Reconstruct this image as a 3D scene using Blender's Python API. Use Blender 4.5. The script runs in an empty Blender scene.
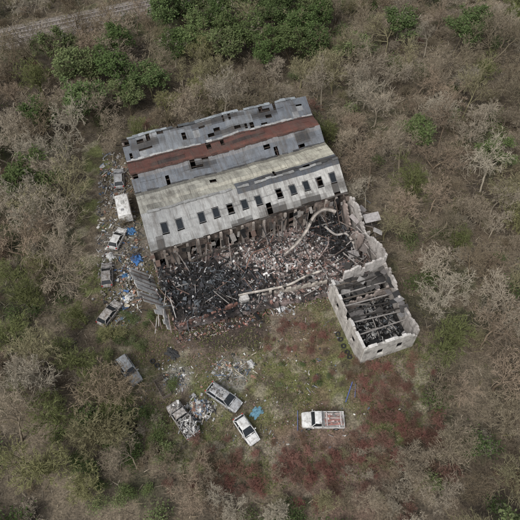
import bpy, math, random
import numpy as np
from mathutils import Vector, Matrix, Euler
random.seed(7); rng=np.random.default_rng(7)
S=bpy.context.scene
S.view_settings.view_transform='Standard'; S.view_settings.look='None'; S.view_settings.exposure=0
R=math.radians

# ------------------------------------------------------------------ camera
cd=bpy.data.cameras.new('camera'); cam=bpy.data.objects.new('camera',cd)
S.collection.objects.link(cam); S.camera=cam
cam.location=(0,0,68); cam.rotation_euler=(R(35),0,0)
cd.angle=2*math.atan(260/557); cd.clip_end=5000; cd.clip_start=0.5

# ------------------------------------------------------------------ light
w=bpy.data.worlds.new('World'); S.world=w; w.use_nodes=True
nt=w.node_tree; bg=nt.nodes['Background']
sky=nt.nodes.new('ShaderNodeTexSky'); sky.sky_type='NISHITA'; sky.sun_disc=False
SE,SR=R(52),R(215)
sky.sun_elevation=SE; sky.sun_rotation=SR; sky.dust_density=4; sky.air_density=1.0
hs=nt.nodes.new('ShaderNodeHueSaturation'); hs.inputs['Saturation'].default_value=0.35
nt.links.new(sky.outputs[0],hs.inputs['Color']); nt.links.new(hs.outputs[0],bg.inputs[0])
bg.inputs[1].default_value=0.15
sl=bpy.data.lights.new('sun','SUN'); sl.energy=1.5; sl.angle=R(22); sl.color=(1,.98,.95)
so=bpy.data.objects.new('sun',sl); S.collection.objects.link(so)
sd=Vector((math.sin(SR)*math.cos(SE),math.cos(SR)*math.cos(SE),math.sin(SE)))
so.rotation_euler=sd.to_track_quat('Z','Y').to_euler(); so.location=(0,0,100)

# ------------------------------------------------------------------ materials
def newmat(name):
    m=bpy.data.materials.new(name); m.use_nodes=True
    b=m.node_tree.nodes['Principled BSDF']; return m,m.node_tree,b
def vmat(name,rough=.9,nscale=1.5,lo=.7,hi=1.25,bump=.0,bscale=6,metal=0,corr=None,stain=None,spec=.3,fine=None,det=4):
    m,t,b=newmat(name); N=t.nodes; L=t.links
    at=N.new('ShaderNodeAttribute'); at.attribute_name='Col'
    tc=N.new('ShaderNodeTexCoord')
    def noise(scale,det,vec):
        no=N.new('ShaderNodeTexNoise'); no.inputs['Scale'].default_value=scale; no.inputs['Detail'].default_value=det; no.inputs['Roughness'].default_value=.68
        L.new(vec,no.inputs['Vector']); return no.outputs[0]
    def mrange(o,a,b_,c,d):
        mr=N.new('ShaderNodeMapRange'); mr.inputs[1].default_value=a; mr.inputs[2].default_value=b_; mr.inputs[3].default_value=c; mr.inputs[4].default_value=d
        L.new(o,mr.inputs[0]); return mr.outputs[0]
    def scl(c,f):
        vm=N.new('ShaderNodeVectorMath'); vm.operation='SCALE'; L.new(c,vm.inputs[0]); L.new(f,vm.inputs['Scale']); return vm.outputs[0]
    out=scl(at.outputs['Color'],mrange(noise(nscale,det,tc.outputs['Object']),.3,.7,lo,hi))
    if fine: out=scl(out,mrange(noise(fine[0],3,tc.outputs['Object']),.35,.65,fine[1],fine[2]))
    if stain:
        r2=mrange(noise(stain[0],6,tc.outputs['Object']),stain[1],stain[2],0,stain[3])
        mx=N.new('ShaderNodeMixRGB'); L.new(r2,mx.inputs[0]); L.new(out,mx.inputs[1]); mx.inputs[2].default_value=(*stain[4],1)
        out=mx.outputs[0]
    if corr:
        mp=N.new('ShaderNodeMapping'); mp.inputs['Rotation'].default_value=(0,0,-R(21)); L.new(tc.outputs['Object'],mp.inputs['Vector'])
        m2=N.new('ShaderNodeMapping'); m2.inputs['Scale'].default_value=(2.2,.22,.22); L.new(mp.outputs[0],m2.inputs['Vector'])
        st=mrange(noise(1.0,5,m2.outputs[0]),.46,.70,0,.65)
        mx=N.new('ShaderNodeMixRGB'); L.new(st,mx.inputs[0]); L.new(out,mx.inputs[1]); mx.inputs[2].default_value=(.09,.075,.062,1); out=mx.outputs[0]
        out=scl(out,mrange(noise(6,3,m2.outputs[0]),.3,.7,.8,1.15))
        wv=N.new('ShaderNodeTexWave'); wv.bands_direction='X'; wv.inputs['Scale'].default_value=corr; wv.inputs['Distortion'].default_value=.1
        L.new(mp.outputs[0],wv.inputs['Vector'])
        bp=N.new('ShaderNodeBump'); bp.inputs['Strength'].default_value=.5; bp.inputs['Distance'].default_value=.03
        L.new(wv.outputs[1],bp.inputs['Height']); L.new(bp.outputs[0],b.inputs['Normal'])
    elif bump:
        bp=N.new('ShaderNodeBump'); bp.inputs['Strength'].default_value=.9; bp.inputs['Distance'].default_value=bump
        L.new(noise(bscale,4,tc.outputs['Object']),bp.inputs['Height']); L.new(bp.outputs[0],b.inputs['Normal'])
    L.new(out,b.inputs['Base Color'])
    b.inputs['Roughness'].default_value=rough; b.inputs['Metallic'].default_value=metal
    b.inputs['Specular IOR Level'].default_value=spec
    return m
def plain(name,col,rough=.5,metal=0,var=.25,scale=4,dirt=0):
    m,t,b=newmat(name); N=t.nodes; L=t.links
    tc=N.new('ShaderNodeTexCoord'); no=N.new('ShaderNodeTexNoise'); no.inputs['Scale'].default_value=scale; no.inputs['Detail'].default_value=5
    L.new(tc.outputs['Object'],no.inputs['Vector'])
    cr=N.new('ShaderNodeValToRGB'); cr.color_ramp.elements[0].position=.35; cr.color_ramp.elements[1].position=.65
    cr.color_ramp.elements[0].color=tuple(c*(1-var) for c in col)+(1,); cr.color_ramp.elements[1].color=tuple(min(1,c*(1+var*.5)) for c in col)+(1,)
    L.new(no.outputs[0],cr.inputs[0]); out=cr.outputs[0]
    if dirt:
        n2=N.new('ShaderNodeTexNoise'); n2.inputs['Scale'].default_value=2.2; n2.inputs['Detail'].default_value=6; n2.inputs['Roughness'].default_value=.7
        L.new(tc.outputs['Object'],n2.inputs['Vector'])
        r2=N.new('ShaderNodeMapRange'); r2.inputs[1].default_value=.44; r2.inputs[2].default_value=.66; r2.inputs[4].default_value=dirt
        L.new(n2.outputs[0],r2.inputs[0]); mx=N.new('ShaderNodeMixRGB'); L.new(r2.outputs[0],mx.inputs[0]); L.new(out,mx.inputs[1]); mx.inputs[2].default_value=(.13,.10,.07,1); out=mx.outputs[0]
    L.new(out,b.inputs['Base Color'])
    b.inputs['Roughness'].default_value=rough; b.inputs['Metallic'].default_value=metal
    return m
M_roof=vmat('corrugated_sheet',rough=.65,nscale=.7,lo=.72,hi=1.15,corr=1.9,stain=(.5,.50,.70,.55,(.11,.10,.085)))
M_wall=vmat('sooty_masonry',nscale=2.5,lo=.6,hi=1.25,bump=.04,stain=(.6,.45,.66,.85,(.05,.04,.035)))
M_pale=vmat('pale_render',nscale=2.5,lo=.75,hi=1.15,bump=.03,stain=(.8,.50,.68,.75,(.09,.075,.065)))
M_deb=vmat('debris_mixed',rough=.85,nscale=3,lo=.7,hi=1.25)
M_rub=vmat('burnt_rubble',rough=.95,nscale=2.2,lo=.45,hi=1.5,bump=.25,bscale=3)
M_gr=vmat('ground_soil',rough=.97,nscale=1.3,lo=.62,hi=1.35,bump=.12,bscale=3.5,fine=(5,.58,1.45))
def fmat(name):
    m=bpy.data.materials.new(name); m.use_nodes=True; t=m.node_tree; N=t.nodes; L=t.links
    N.remove(N['Principled BSDF']); d=N.new('ShaderNodeBsdfDiffuse')
    at=N.new('ShaderNodeAttribute'); at.attribute_name='Col'; L.new(at.outputs['Color'],d.inputs['Color'])
    L.new(d.outputs[0],N['Material Output'].inputs['Surface'])
    return m
M_twig=fmat('twigs_and_leaves')
M_glass=plain('dark_glass',(.02,.024,.028),.15)
M_tyre=plain('tyre_rubber',(.02,.02,.02),.8)
M_white=plain('white_paint',(.70,.70,.68),.4,var=.14,dirt=.6)
M_silver=plain('silver_paint',(.45,.46,.47),.4,.2,var=.2,dirt=.6)
M_grey=plain('grey_paint',(.34,.36,.37),.45,.1,dirt=.65)
M_burn=plain('burnt_paint',(.40,.38,.36),.85,.0,var=.5,dirt=.9)
M_red=plain('red_lens',(.4,.02,.02),.3)
PAL_BARK=[(.25,.21,.155),(.30,.26,.20),(.20,.17,.12),(.33,.295,.23),(.26,.205,.15),(.22,.20,.12),(.18,.145,.10)]
PAL_BRAM=[(.22,.11,.09),(.20,.12,.095),(.245,.135,.11),(.19,.125,.09)]
PAL_IVY=[(.065,.095,.035),(.095,.125,.05),(.075,.105,.042),(.115,.14,.062)]
PAL_MOSS=[(.15,.165,.07),(.20,.195,.095),(.13,.14,.06),(.22,.20,.115)]

# ------------------------------------------------------------------ mesh builder
FB=np.array([[0,3,2,1],[4,5,6,7],[0,1,5,4],[1,2,6,5],[2,3,7,6],[3,0,4,7]])
UB=np.array([[-1,-1,-1],[1,-1,-1],[1,1,-1],[-1,1,-1],[-1,-1,1],[1,-1,1],[1,1,1],[-1,1,1]])*.5
class MB:
    def __init__(s): s.v=[];s.f=[];s.c=[]
    def face(s,pts,col):
        n=len(s.v); s.v+= [tuple(p) for p in pts]; s.f.append(tuple(range(n,n+len(pts)))); s.c.append(col)
    def box(s,c,size,rot=None,col=(.5,.5,.5),taper=1):
        n=len(s.v); M=rot.to_matrix() if isinstance(rot,Euler) else (rot or Matrix.Identity(3))
        for u in UB:
            k=taper if u[2]>0 else 1
            p=M@Vector((u[0]*size[0]*k,u[1]*size[1]*k,u[2]*size[2])); s.v.append((p.x+c[0],p.y+c[1],p.z+c[2]))
        for q in FB: s.f.append(tuple(int(x)+n for x in q)); s.c.append(col)
    def beam(s,a,b,wd,ht,col):
        a=Vector(a);b=Vector(b);d=b-a
        if d.length<1e-4:return
        M=d.to_track_quat('X','Z').to_matrix()
        s.box((a+b)/2,(d.length,wd,ht),M,col)
    def obj(s,name,mat,parent=None,bevel=0,smooth=False):
        me=bpy.data.meshes.new(name); me.from_pydata(s.v,[],s.f); 
        ca=me.color_attributes.new('Col','FLOAT_COLOR','CORNER')
        ln=np.array([len(f) for f in s.f]); cc=np.repeat(np.array([(*c[:3],1.) for c in s.c],dtype=np.float32),ln,axis=0)
        ca.data.foreach_set('color',cc.ravel())
        me.materials.append(mat); me.validate(); me.update()
        if smooth: me.polygons.foreach_set('use_smooth',[True]*len(me.polygons))
        o=bpy.data.objects.new(name,me); S.collection.objects.link(o)
        if parent: o.parent=parent
        if bevel:
            md=o.modifiers.new('bevel','BEVEL'); md.width=bevel; md.segments=2
        return o
def empty(name,loc=(0,0,0),rz=0):
    e=bpy.data.objects.new(name,None); S.collection.objects.link(e); e.location=loc; e.rotation_euler=(0,0,rz); e.empty_display_size=.5; return e
def quadmesh(name,V,C,mat):
    V,F=V
    me=bpy.data.meshes.new(name); me.vertices.add(len(V)); me.vertices.foreach_set('co',V.astype(np.float32).ravel())
    nf=len(F); me.loops.add(nf*4); me.loops.foreach_set('vertex_index',F.astype(np.int32).ravel())
    me.polygons.add(nf); me.polygons.foreach_set('loop_start',np.arange(0,nf*4,4,dtype=np.int32)); 
    me.update(calc_edges=True)
    ca=me.color_attributes.new('Col','FLOAT_COLOR','POINT'); ca.data.foreach_set('color',np.concatenate([C,np.ones((len(C),1))],1).astype(np.float32).ravel())
    me.materials.append(mat); o=bpy.data.objects.new(name,me); S.collection.objects.link(o); return o

# ------------------------------------------------------------------ noise
_NC={}
def vnoise(x,y,seed):
    if seed not in _NC: _NC[seed]=np.random.default_rng(seed).random((256,256))
    r=_NC[seed]
    xi=np.floor(x).astype(int);yi=np.floor(y).astype(int);fx=x-xi;fy=y-yi
    fx=fx*fx*(3-2*fx);fy=fy*fy*(3-2*fy)
    a=r[xi%256,yi%256];b=r[(xi+1)%256,yi%256];c=r[xi%256,(yi+1)%256];d=r[(xi+1)%256,(yi+1)%256]
    return (a*(1-fx)+b*fx)*(1-fy)+(c*(1-fx)+d*fx)*fy
def fbm(x,y,s,seed,o=5):
    t=0;a=.5;n=0
    for i in range(o): t=t+a*vnoise(x/s*2**i+17.3*i,y/s*2**i+5.1*i,seed+i);n+=a;a*=.6
    return t/n
def inpoly(x,y,poly):
    r=np.zeros(np.shape(x),bool);j=len(poly)-1
    for i in range(len(poly)):
        xi,yi=poly[i];xj,yj=poly[j]
        with np.errstate(divide='ignore',invalid='ignore'):
            r^=((yi>y)!=(yj>y))&(x<(xj-xi)*(y-yi)/((yj-yi) if yj!=yi else 1e-9)+xi)
        j=i
    return r
def inp1(x,y,poly):
    r=False;j=len(poly)-1
    for i in range(len(poly)):
        xi,yi=poly[i];xj,yj=poly[j]
        if (yi>y)!=(yj>y) and x<(xj-xi)*(y-yi)/(yj-yi)+xi: r=not r
        j=i
    return r
def sst(e0,e1,x): t=np.clip((x-e0)/(e1-e0),0,1);return t*t*(3-2*t)
def blob(x,y,cx,cy,r,n): return sst(1.15,.65,np.hypot(x-cx,y-cy)/r+(n-.5)*1.1)

FL,FR,BL,BR=Vector((-15.1,45.1,0)),Vector((13,56.2,0)),Vector((-22.2,66.7,0)),Vector((7.2,77.5,0))
def B(u,v,z): 
    p=FL*(1-u)*(1-v)+FR*u*(1-v)+BL*(1-u)*v+BR*u*v; return Vector((p.x,p.y,z))
HALL=[(-15.3,45.1),(13,56.2),(17.3,44.8),(9.8,41.6),(-11.6,35.9)]
YARD=[(-20,48),(-24,62),(-26,72),(-30,70),(-27,50),(-22,36),(-19,26),(-12,18),(0,15),(12,16),(20,22),(23,31),(20,40),(18,46),(14,56),(-15,45)]

# ------------------------------------------------------------------ ground
def axis(lo,hi,st):
    a=list(np.arange(lo,hi+.01,st)); d=st*2
    x=hi
    while x<1800: x+=d; a.append(x); d*=1.35
    x=lo; d=st*2; b=[]
    while x>-1800: x-=d; b.append(x); d*=1.35
    return np.array(b[::-1]+a)
ax=axis(-62,62,.34); ay=axis(6,124,.34)
X,Y=np.meshgrid(ax,ay,indexing='ij')
n1=fbm(X,Y,9,11);n2=fbm(X,Y,2.5,31);n3=fbm(X,Y,22,51);n4=fbm(X,Y,.9,71,3)
Z=(n2-.5)*.25+(n4-.5)*.08
Z=np.where(np.hypot(X,Y-60)>200,Z+(n3-.5)*6,Z)
def mixc(c,col,m): return c*(1-m[...,None])+np.array(col)*m[...,None]
C=np.zeros(X.shape+(3,))+np.array((.12,.095,.067))
C=mixc(C,(.17,.14,.10),sst(.45,.62,n1)); C=mixc(C,(.09,.105,.045),sst(.48,.62,n3)*.85*sst(.4,.6,n2)); C=mixc(C,(.05,.042,.033),sst(.48,.63,n2)*.65)
yard=inpoly(X+(n1-.5)*8,Y+(n3-.5)*8,YARD)*1.0
C=mixc(C,(.165,.135,.095),yard)
C=mixc(C,(.125,.135,.056),yard*sst(.45,.54,n1))
C=mixc(C,(.14,.142,.057),yard*blob(X,Y,2,31,9,n2)*.85)
C=mixc(C,(.26,.225,.175),yard*sst(.53,.66,n2)*.65)
C=mixc(C,(.07,.055,.04),yard*sst(.52,.61,fbm(X,Y,1.6,91))*.75)
C=mixc(C,(.17,.11,.085),blob(X,Y,5.5,35,5,n2)*.6)
C=mixc(C,(.16,.10,.08),blob(X,Y,8.5,19.5,7,n2)*.6)
C=mixc(C,(.16,.10,.08),blob(X,Y,15.5,28,4.5,n2)*.6)
C=mixc(C,(.10,.075,.055),blob(X,Y,-13.8,34,4.5,n2)*.85)
C=mixc(C,(.115,.085,.065),blob(X,Y,-6,34,6,n2)*.8)
C=mixc(C,(.115,.085,.065),blob(X,Y,3,37.5,4.5,n2)*.6)
C=mixc(C,(.30,.29,.27),blob(X,Y,-3.4,30,2.6,n2)*.6)
C=mixc(C,(.28,.26,.24),blob(X,Y,-10.8,28.8,2.2,n2)*.6)
C=mixc(C,(.17,.155,.14),blob(X,Y,-20,50,5,n2)*.6)
C=mixc(C,(.045,.035,.03),blob(X,Y,-4,37,6,n2)*.8)
dpath=np.abs((Y-108)-.30*(X-25)-(n1-.5)*3); C=mixc(C,(.27,.22,.165),sst(2.4,1.2,dpath)*(X>14)*.9)
ra=math.atan2(3.9,9.7); rn=(-math.sin(ra),math.cos(ra)); dr=(X+31.8)*rn[0]+(Y-113.2)*rn[1]
C=mixc(C,(.27,.25,.23),sst(4.6,3.6,np.abs(dr+1.5)+(n2-.5)))
C=mixc(C,(.12,.14,.06),sst(3,1.2,np.abs(dr+8)+(n2-.5)*3)*.8)
nx,ny=X.shape
idx=np.arange(nx*ny).reshape(nx,ny)
F=np.stack([idx[:-1,:-1],idx[1:,:-1],idx[1:,1:],idx[:-1,1:]],-1).reshape(-1,4)
g=quadmesh('ground',(np.stack([X,Y,Z],-1).reshape(-1,3),F),C.reshape(-1,3),M_gr)
g.data.polygons.foreach_set('use_smooth',[True]*len(g.data.polygons))

def sliver_field(name,x,y,z,L,wd,elev,cols):
    n=len(x); az=rng.uniform(0,6.283,n); el=elev
    d=np.stack([np.cos(az)*np.cos(el),np.sin(az)*np.cos(el),np.sin(el)],-1)
    a=np.stack([-np.sin(az),np.cos(az),np.zeros(n)],-1)
    p0=np.stack([x,y,z],-1); p1=p0+d*L[:,None]; h=wd[:,None]/2
    V=np.stack([p0-a*h,p0+a*h,p1+a*h*.4,p1-a*h*.4],1).reshape(-1,3)
    return quadmesh(name,(V,np.arange(4*n).reshape(n,4)),np.repeat(cols,4,0),M_twig)
def pick(n,pal,var=.3):
    pal=np.array(pal); c=pal[rng.integers(0,len(pal),n)]; return c*rng.uniform(1-var,1+var,(n,1))
NG=60000
x=rng.uniform(-27,26,NG); y=rng.uniform(12,48,NG); k=inpoly(x,y,YARD)&~inpoly(x,y,HALL)&(fbm(x,y,3,401)>.45); x,y=x[k],y[k]; n=len(x)
sliver_field('grass',x,y,rng.uniform(-.02,.08,n),rng.uniform(.15,.45,n),rng.uniform(.03,.08,n),rng.uniform(.2,1.2,n),pick(n,[(.11,.145,.045),(.15,.165,.06),(.20,.18,.11),(.09,.11,.035),(.22,.165,.11),(.24,.20,.14)]))
NT=40000
y=8+112*np.sqrt(rng.uniform(0,1,NT)); x=rng.uniform(-1,1,NT)*(34+(y-12)*.29); k=~inpoly(x,y,YARD)&~inpoly(x,y,[(-15,45),(-22,67),(7,78),(13,56)]); x,y=x[k],y[k]; n=len(x)
sliver_field('fallen_twigs',x,y,rng.uniform(0,.4,n),rng.uniform(.3,1.3,n),rng.uniform(.04,.12,n),rng.uniform(-.1,.6,n),pick(n,[(.26,.22,.16),(.18,.145,.10),(.30,.26,.20),(.08,.065,.05),(.15,.14,.07)]))

# ------------------------------------------------------------------ railway
rd=Vector((math.cos(ra),math.sin(ra),0)); rnv=Vector((rn[0],rn[1],0)); r0=Vector((-31.8,113.2,0))
rail=empty('railway_track')
mb=MB(); ms=MB()
for off in (0,-3.4):
    for g2 in (-.72,.72):
        a=r0+rnv*(off+g2)-rd*140; b=r0+rnv*(off+g2)+rd*140
        mb.beam(a+Vector((0,0,.36)),b+Vector((0,0,.36)),.13,.15,(.38,.35,.33))
    for i in range(-180,180):
        p=r0+rnv*off+rd*(i*.68); ms.box((p.x,p.y,.22),(.25,2.5,.14),Euler((0,0,ra)),(.15,.13,.115))
mb.obj('rails',M_deb,rail); ms.obj('sleepers',M_deb,rail)
mb=MB()
a=r0-rd*140-rnv*1.7; b=r0+rd*140-rnv*1.7
mb.beam(a+Vector((0,0,.02)),b+Vector((0,0,.02)),7.6,.28,(.25,.225,.20))
mb.obj('ballast_bed',M_rub,rail)

# ------------------------------------------------------------------ main warehouse
wh=empty('burnt_warehouse')
PROF=[(-.012,5.75),(.22,8.0),(.47,6.0),(.60,7.1),(.76,6.5),(.93,7.6),(1.0,6.0)]
def lerp(a,b,t): return a+(b-a)*t
roof=MB(); NS=28
SKY=[2,4,7,9,11,13,15,18,20,22,24,26]
def sag(u,v):
    s=-.10*math.sin(u*6.2+v*9)
    if .12<v<.32: s-=.45*math.sin(u*math.pi)
    s+=.10*math.sin(u*31+v*3)*math.sin(u*13)
    if v>.5: s-=.22*max(0,math.sin(u*9+1+v*4))
    return s
rows=[3,3,2,2,3,1]
def rn_(a): return 1+random.uniform(-a,a)
BURN=[(.62,-.0,.09,.06),(.8,.0,.1,.05),(.95,.05,.05,.07),(.7,.25,.18,.035),(.93,.24,.1,.04),(.45,.0,.07,.03),(.05,.02,.04,.05),(.5,.90,.2,.03),(.75,.86,.1,.05),(.2,.66,.1,.04),(.35,.55,.1,.04),(.9,.55,.06,.06),(.3,.93,.1,.03),(.6,.68,.15,.02),(.12,.86,.1,.05),(.55,.80,.15,.03)]
def burn(u,v):
    b=0
    for (a,c,ru,rv) in BURN: b=max(b,1-min(1,math.hypot((u-a)/ru,(v-c)/rv)))
    return min(1,b*2.2)
def scol(si,u,v,t,rndi):
    if si==0:
        c=lerp(Vector((.33,.335,.33)),Vector((.50,.49,.46)),u)
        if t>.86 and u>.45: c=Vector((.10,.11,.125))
    elif si==1:
        c=lerp(Vector((.39,.38,.33)),Vector((.52,.495,.40)),u)
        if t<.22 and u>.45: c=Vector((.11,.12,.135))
        if u<.4 and rndi<.25: c=c*.75
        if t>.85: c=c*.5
    elif si==2: c=Vector((.165,.18,.20)) if t<.7 else Vector((.23,.23,.235))
    elif si==3: c=Vector((.125,.055,.043)) if t>.25 else Vector((.16,.068,.05))
    elif si==4:
        c=Vector((.15,.165,.185))
        if .08<u<.35 or .55<u<.68: c=Vector((.20,.215,.23))
        if rndi>.9: c=Vector((.27,.28,.285))
    else: c=Vector((.16,.16,.16))
    c=c*(.95+.10*rndi)
    b=burn(u,v)*.85
    return tuple(lerp(c,Vector((.035,.032,.03)),b))
for si in range(6):
    (v0,z0),(v1,z1)=PROF[si],PROF[si+1]; nr=rows[si]; sub=4
    for r in range(nr):
        for i in range(NS):
            t0,t1=r/nr,(r+1)/nr; u0,u1=i/NS,(i+1)/NS; uc=(u0+u1)/2
            if si==0 and r==1 and i in SKY: continue
            bm_=burn(uc,lerp(v0,v1,(t0+t1)/2))
            ph={0:.0,1:.01,2:.05,3:.03,4:.17,5:.25}[si]+bm_*.35
            if si==0 and r>0: ph*=.4
            tt0=0;tt1=sub
            if random.random()<ph:
                q=random.random()
                if q<.35: u1=u0+(u1-u0)*random.uniform(.2,.7)
                elif q<.65: tt0=random.choice([1,2])
                elif q<.9: tt1=random.choice([2,3])
                else: continue
            lift=random.uniform(0,.05); tw=random.uniform(-.03,.03); rndi=random.random()
            jag=random.uniform(0,.010) if si==0 and r==0 else 0
            for k in range(tt0,tt1):
                a=lerp(t0,t1,k/sub); b=lerp(t0,t1,(k+1)/sub)
                va,vb=lerp(v0,v1,a),lerp(v0,v1,b)
                if k==0: va+=jag
                za,zb=lerp(z0,z1,a),lerp(z0,z1,b)
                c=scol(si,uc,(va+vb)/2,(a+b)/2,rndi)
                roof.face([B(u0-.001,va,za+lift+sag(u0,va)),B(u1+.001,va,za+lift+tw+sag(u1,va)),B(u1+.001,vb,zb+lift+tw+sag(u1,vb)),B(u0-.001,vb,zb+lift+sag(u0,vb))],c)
ro=roof.obj('roof_sheets',M_roof,wh)
mb=MB()
for (v,z,wd,col) in [(.22,8.12,.40,(.28,.28,.27)),(.60,7.22,.35,(.09,.05,.04)),(.93,7.72,.5,(.24,.26,.27)),(.47,6.05,.35,(.07,.07,.07)),(.765,6.56,.45,(.34,.34,.33)),(.74,6.62,.2,(.05,.035,.03)),(-.018,5.8,.22,(.09,.08,.07))]:
    n=34
    for i in range(n):
        u0,u1=i/n,(i+1)/n
        if random.random()<(.35 if v<0 else .12): continue
        jz=random.uniform(-.04,.04); dv=random.uniform(-.003,.003)
        mb.beam(B(u0,v+dv,z+sag(u0,v)+jz),B(u1,v+random.uniform(-.003,.003),z+sag(u1,v)+jz),wd*rn_(.25),.08,tuple(Vector(col)*rn_(.3)*(1-.7*burn(u0,v))))
mb.obj('ridge_caps_and_gutters',M_deb,wh)
mb=MB(); gm=MB()
for i in SKY:
    u0,u1=i/NS+.003,(i+1)/NS-.003
    va,vb=lerp(-.012,.22,.36),lerp(-.012,.22,.64); za,zb=lerp(5.75,8,.36),lerp(5.75,8,.64)
    q=[B(u0,va,za+.08+sag(u0,va)),B(u1,va,za+.08+sag(u1,va)),B(u1,vb,zb+.08+sag(u1,vb)),B(u0,vb,zb+.08+sag(u0,vb))]
    for k in range(4): mb.beam(q[k],q[(k+1)%4],.06,.08,(.16,.16,.16))
    if random.random()<.7:
        dz=Vector((0,0,-.07)); gm.face([p+dz for p in q],(.03,.03,.03))
mb.obj('skylight_frames',M_deb,wh); gm.obj('skylight_glass',M_glass,wh)
mb=MB()
for si in range(6):
    (v0,z0),(v1,z1)=PROF[si],PROF[si+1]
    for t in np.linspace(.05,.95,rows[si]*2):
        v=lerp(v0,v1,t);z=lerp(z0,z1,t)-.25
        for i in range(10): mb.beam(B(i/10,v,z+sag(i/10,v)),B((i+1)/10,v,z+sag((i+1)/10,v)),.1,.14,(.07,.055,.045))
for i in range(9):
    u=i/8*.98+.01
    for si in range(6):
        (v0,z0),(v1,z1)=PROF[si],PROF[si+1]
        mb.beam(B(u,v0,z0-.6),B(u,v1,z1-.6),.15,.25,(.06,.04,.035))
mb.obj('roof_trusses',M_deb,wh)
def wallmesh(mb,p0,p1,z0,hf,th,colf,openings=(),col_w=.5):
    p0=Vector((*p0[:2],0));p1=Vector((*p1[:2],0)); d=p1-p0; Ld=d.length; n=max(1,int(Ld/col_w)); ang=math.atan2(d.y,d.x)
    for i in range(n):
        t=(i+.5)/n; c=p0+d*t; h=hf(t); seg=Ld/n
        o=None
        for (a,b,s,l) in openings:
            if a<t<b: o=(s,l)
        parts=[(z0,h)] if not o else [(z0,min(o[0],h)),(o[1],h)]
        for (a,b) in parts:
            if b-a<.05: continue
            mb.box((c.x,c.y,(a+b)/2),(seg,th,b-a),Euler((0,0,ang)),colf(t,(a+b)/2))
def wcol(base,a=.12): return lambda t,z: tuple(Vector(base)*rn_(a))
mb=MB()
nzz=lambda prof: (lambda t: float(np.interp(t,[p[0] for p in prof],[p[1] for p in prof]))-.55)
ga=[(max(0,v),z) for v,z in PROF]
wallmesh(mb,B(.004,0,0),B(.004,1,0),0,nzz(ga),.25,wcol((.32,.29,.26)))
wallmesh(mb,B(.996,0,0),B(.996,1,0),0,nzz(ga),.25,wcol((.30,.25,.22)))
wallmesh(mb,B(.0,1,0),B(1,1,0),0,lambda t:5.6,.25,wcol((.30,.26,.23)))
ops=[]; t=.02
while t<.95:
    wv_=random.uniform(.02,.07); ops.append((t,t+wv_,random.choice([.3,1.2,1.6]),random.choice([3.0,3.8,4.5,5.25]))); t+=wv_+random.uniform(.03,.1)
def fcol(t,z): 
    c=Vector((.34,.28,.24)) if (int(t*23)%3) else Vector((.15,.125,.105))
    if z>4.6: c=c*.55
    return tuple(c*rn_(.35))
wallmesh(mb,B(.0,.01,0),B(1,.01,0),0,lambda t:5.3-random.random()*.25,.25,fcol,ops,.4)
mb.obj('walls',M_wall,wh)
mb=MB()
for k in range(19):
    hh=5.4 if random.random()<.7 else random.uniform(2.5,4.5)
    c0=Vector((.44,.39,.345)) if random.random()<.7 else Vector((.12,.10,.09))
    p=B(k/18*.99+.005,-.012,0); mb.box((p.x,p.y,hh/2),(.34,.3,hh),Euler((random.gauss(0,.02),random.gauss(0,.02),R(21.5))),tuple(c0*rn_(.25)))
mb.obj('wall_piers',M_pale,wh)
mb=MB()
for _ in range(60):
    u=random.random(); hgt=random.uniform(.4,1.4); zt=random.uniform(4.4,5.8); p=B(u,-.03-random.random()*.02,0)
    mb.box((p.x,p.y,zt-hgt/2),(random.uniform(.2,.8),.03,hgt),Euler((random.uniform(-.4,.2),random.gauss(0,.2),R(21.5)+random.gauss(0,.15))),random.choice([(.05,.045,.04),(.16,.13,.11),(.28,.26,.24),(.02,.02,.02),(.16,.11,.09)]))
for _ in range(34):
    u=random.random(); p=B(u,-.02,0); q=B(u+random.gauss(0,.03),-.05-random.random()*.12,0)
    mb.beam((p.x,p.y,random.uniform(3,5.6)),(q.x,q.y,random.uniform(.8,2)),.1,.12,random.choice([(.03,.03,.03),(.12,.09,.075),(.26,.23,.21)]))
mb.obj('hanging_charred_sheets',M_deb,wh)
mb=MB(); mb.face([B(.01,.02,.3),B(.99,.02,.3),B(.99,.98,.3),B(.01,.98,.3)],(.03,.028,.025)); mb.obj('floor',M_rub,wh)

# ------------------------------------------------------------------ debris scatter
def scatter(name,sampler,N,pal,smin,smax,zf=lambda x,y:0.,kinds=(.4,.35,.25),parent=None,mat=None,tilt=.6):
    mb=MB()
    for _ in range(N):
        x,y=sampler(); s=random.uniform(smin,smax)*(random.random()**1.5*.8+.4); k=random.random()
        col=Vector(random.choice(pal))*rn_(.3)
        rot=Euler((random.gauss(0,tilt)*.5,random.gauss(0,tilt)*.5,random.uniform(0,6.3)))
        if k<kinds[0]: size=(s,s*random.uniform(.5,1),s*random.uniform(.3,.8))
        elif k<kinds[0]+kinds[1]: size=(s*1.8,s*random.uniform(.5,1.2),.04)
        else: size=(s*random.uniform(2,5),.08+s*.08,.08)
        mb.box((x,y,zf(x,y)+size[2]*.3+random.random()*.12),size,rot,tuple(col),taper=random.uniform(.6,1))
    return mb.obj(name,mat or M_deb,parent)
def gs(cx,cy,sx,sy): return lambda:(random.gauss(cx,sx),random.gauss(cy,sy))
def ps(poly):
    xs=[p[0] for p in poly];ys=[p[1] for p in poly]
    def f():
        while True:
            x=random.uniform(min(xs),max(xs));y=random.uniform(min(ys),max(ys))
            if inp1(x,y,poly): return x,y
    return f
P_GREY=[(.3,.3,.29),(.42,.41,.4),(.18,.17,.16),(.55,.54,.52),(.09,.085,.08)]
P_BRK=[(.25,.17,.145),(.31,.235,.21),(.35,.31,.29),(.16,.115,.10),(.40,.38,.36),(.07,.06,.055),(.27,.155,.13)]
P_BLK=[(.015,.015,.015),(.03,.028,.027),(.05,.05,.055),(.02,.02,.02),(.10,.11,.12)]
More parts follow.
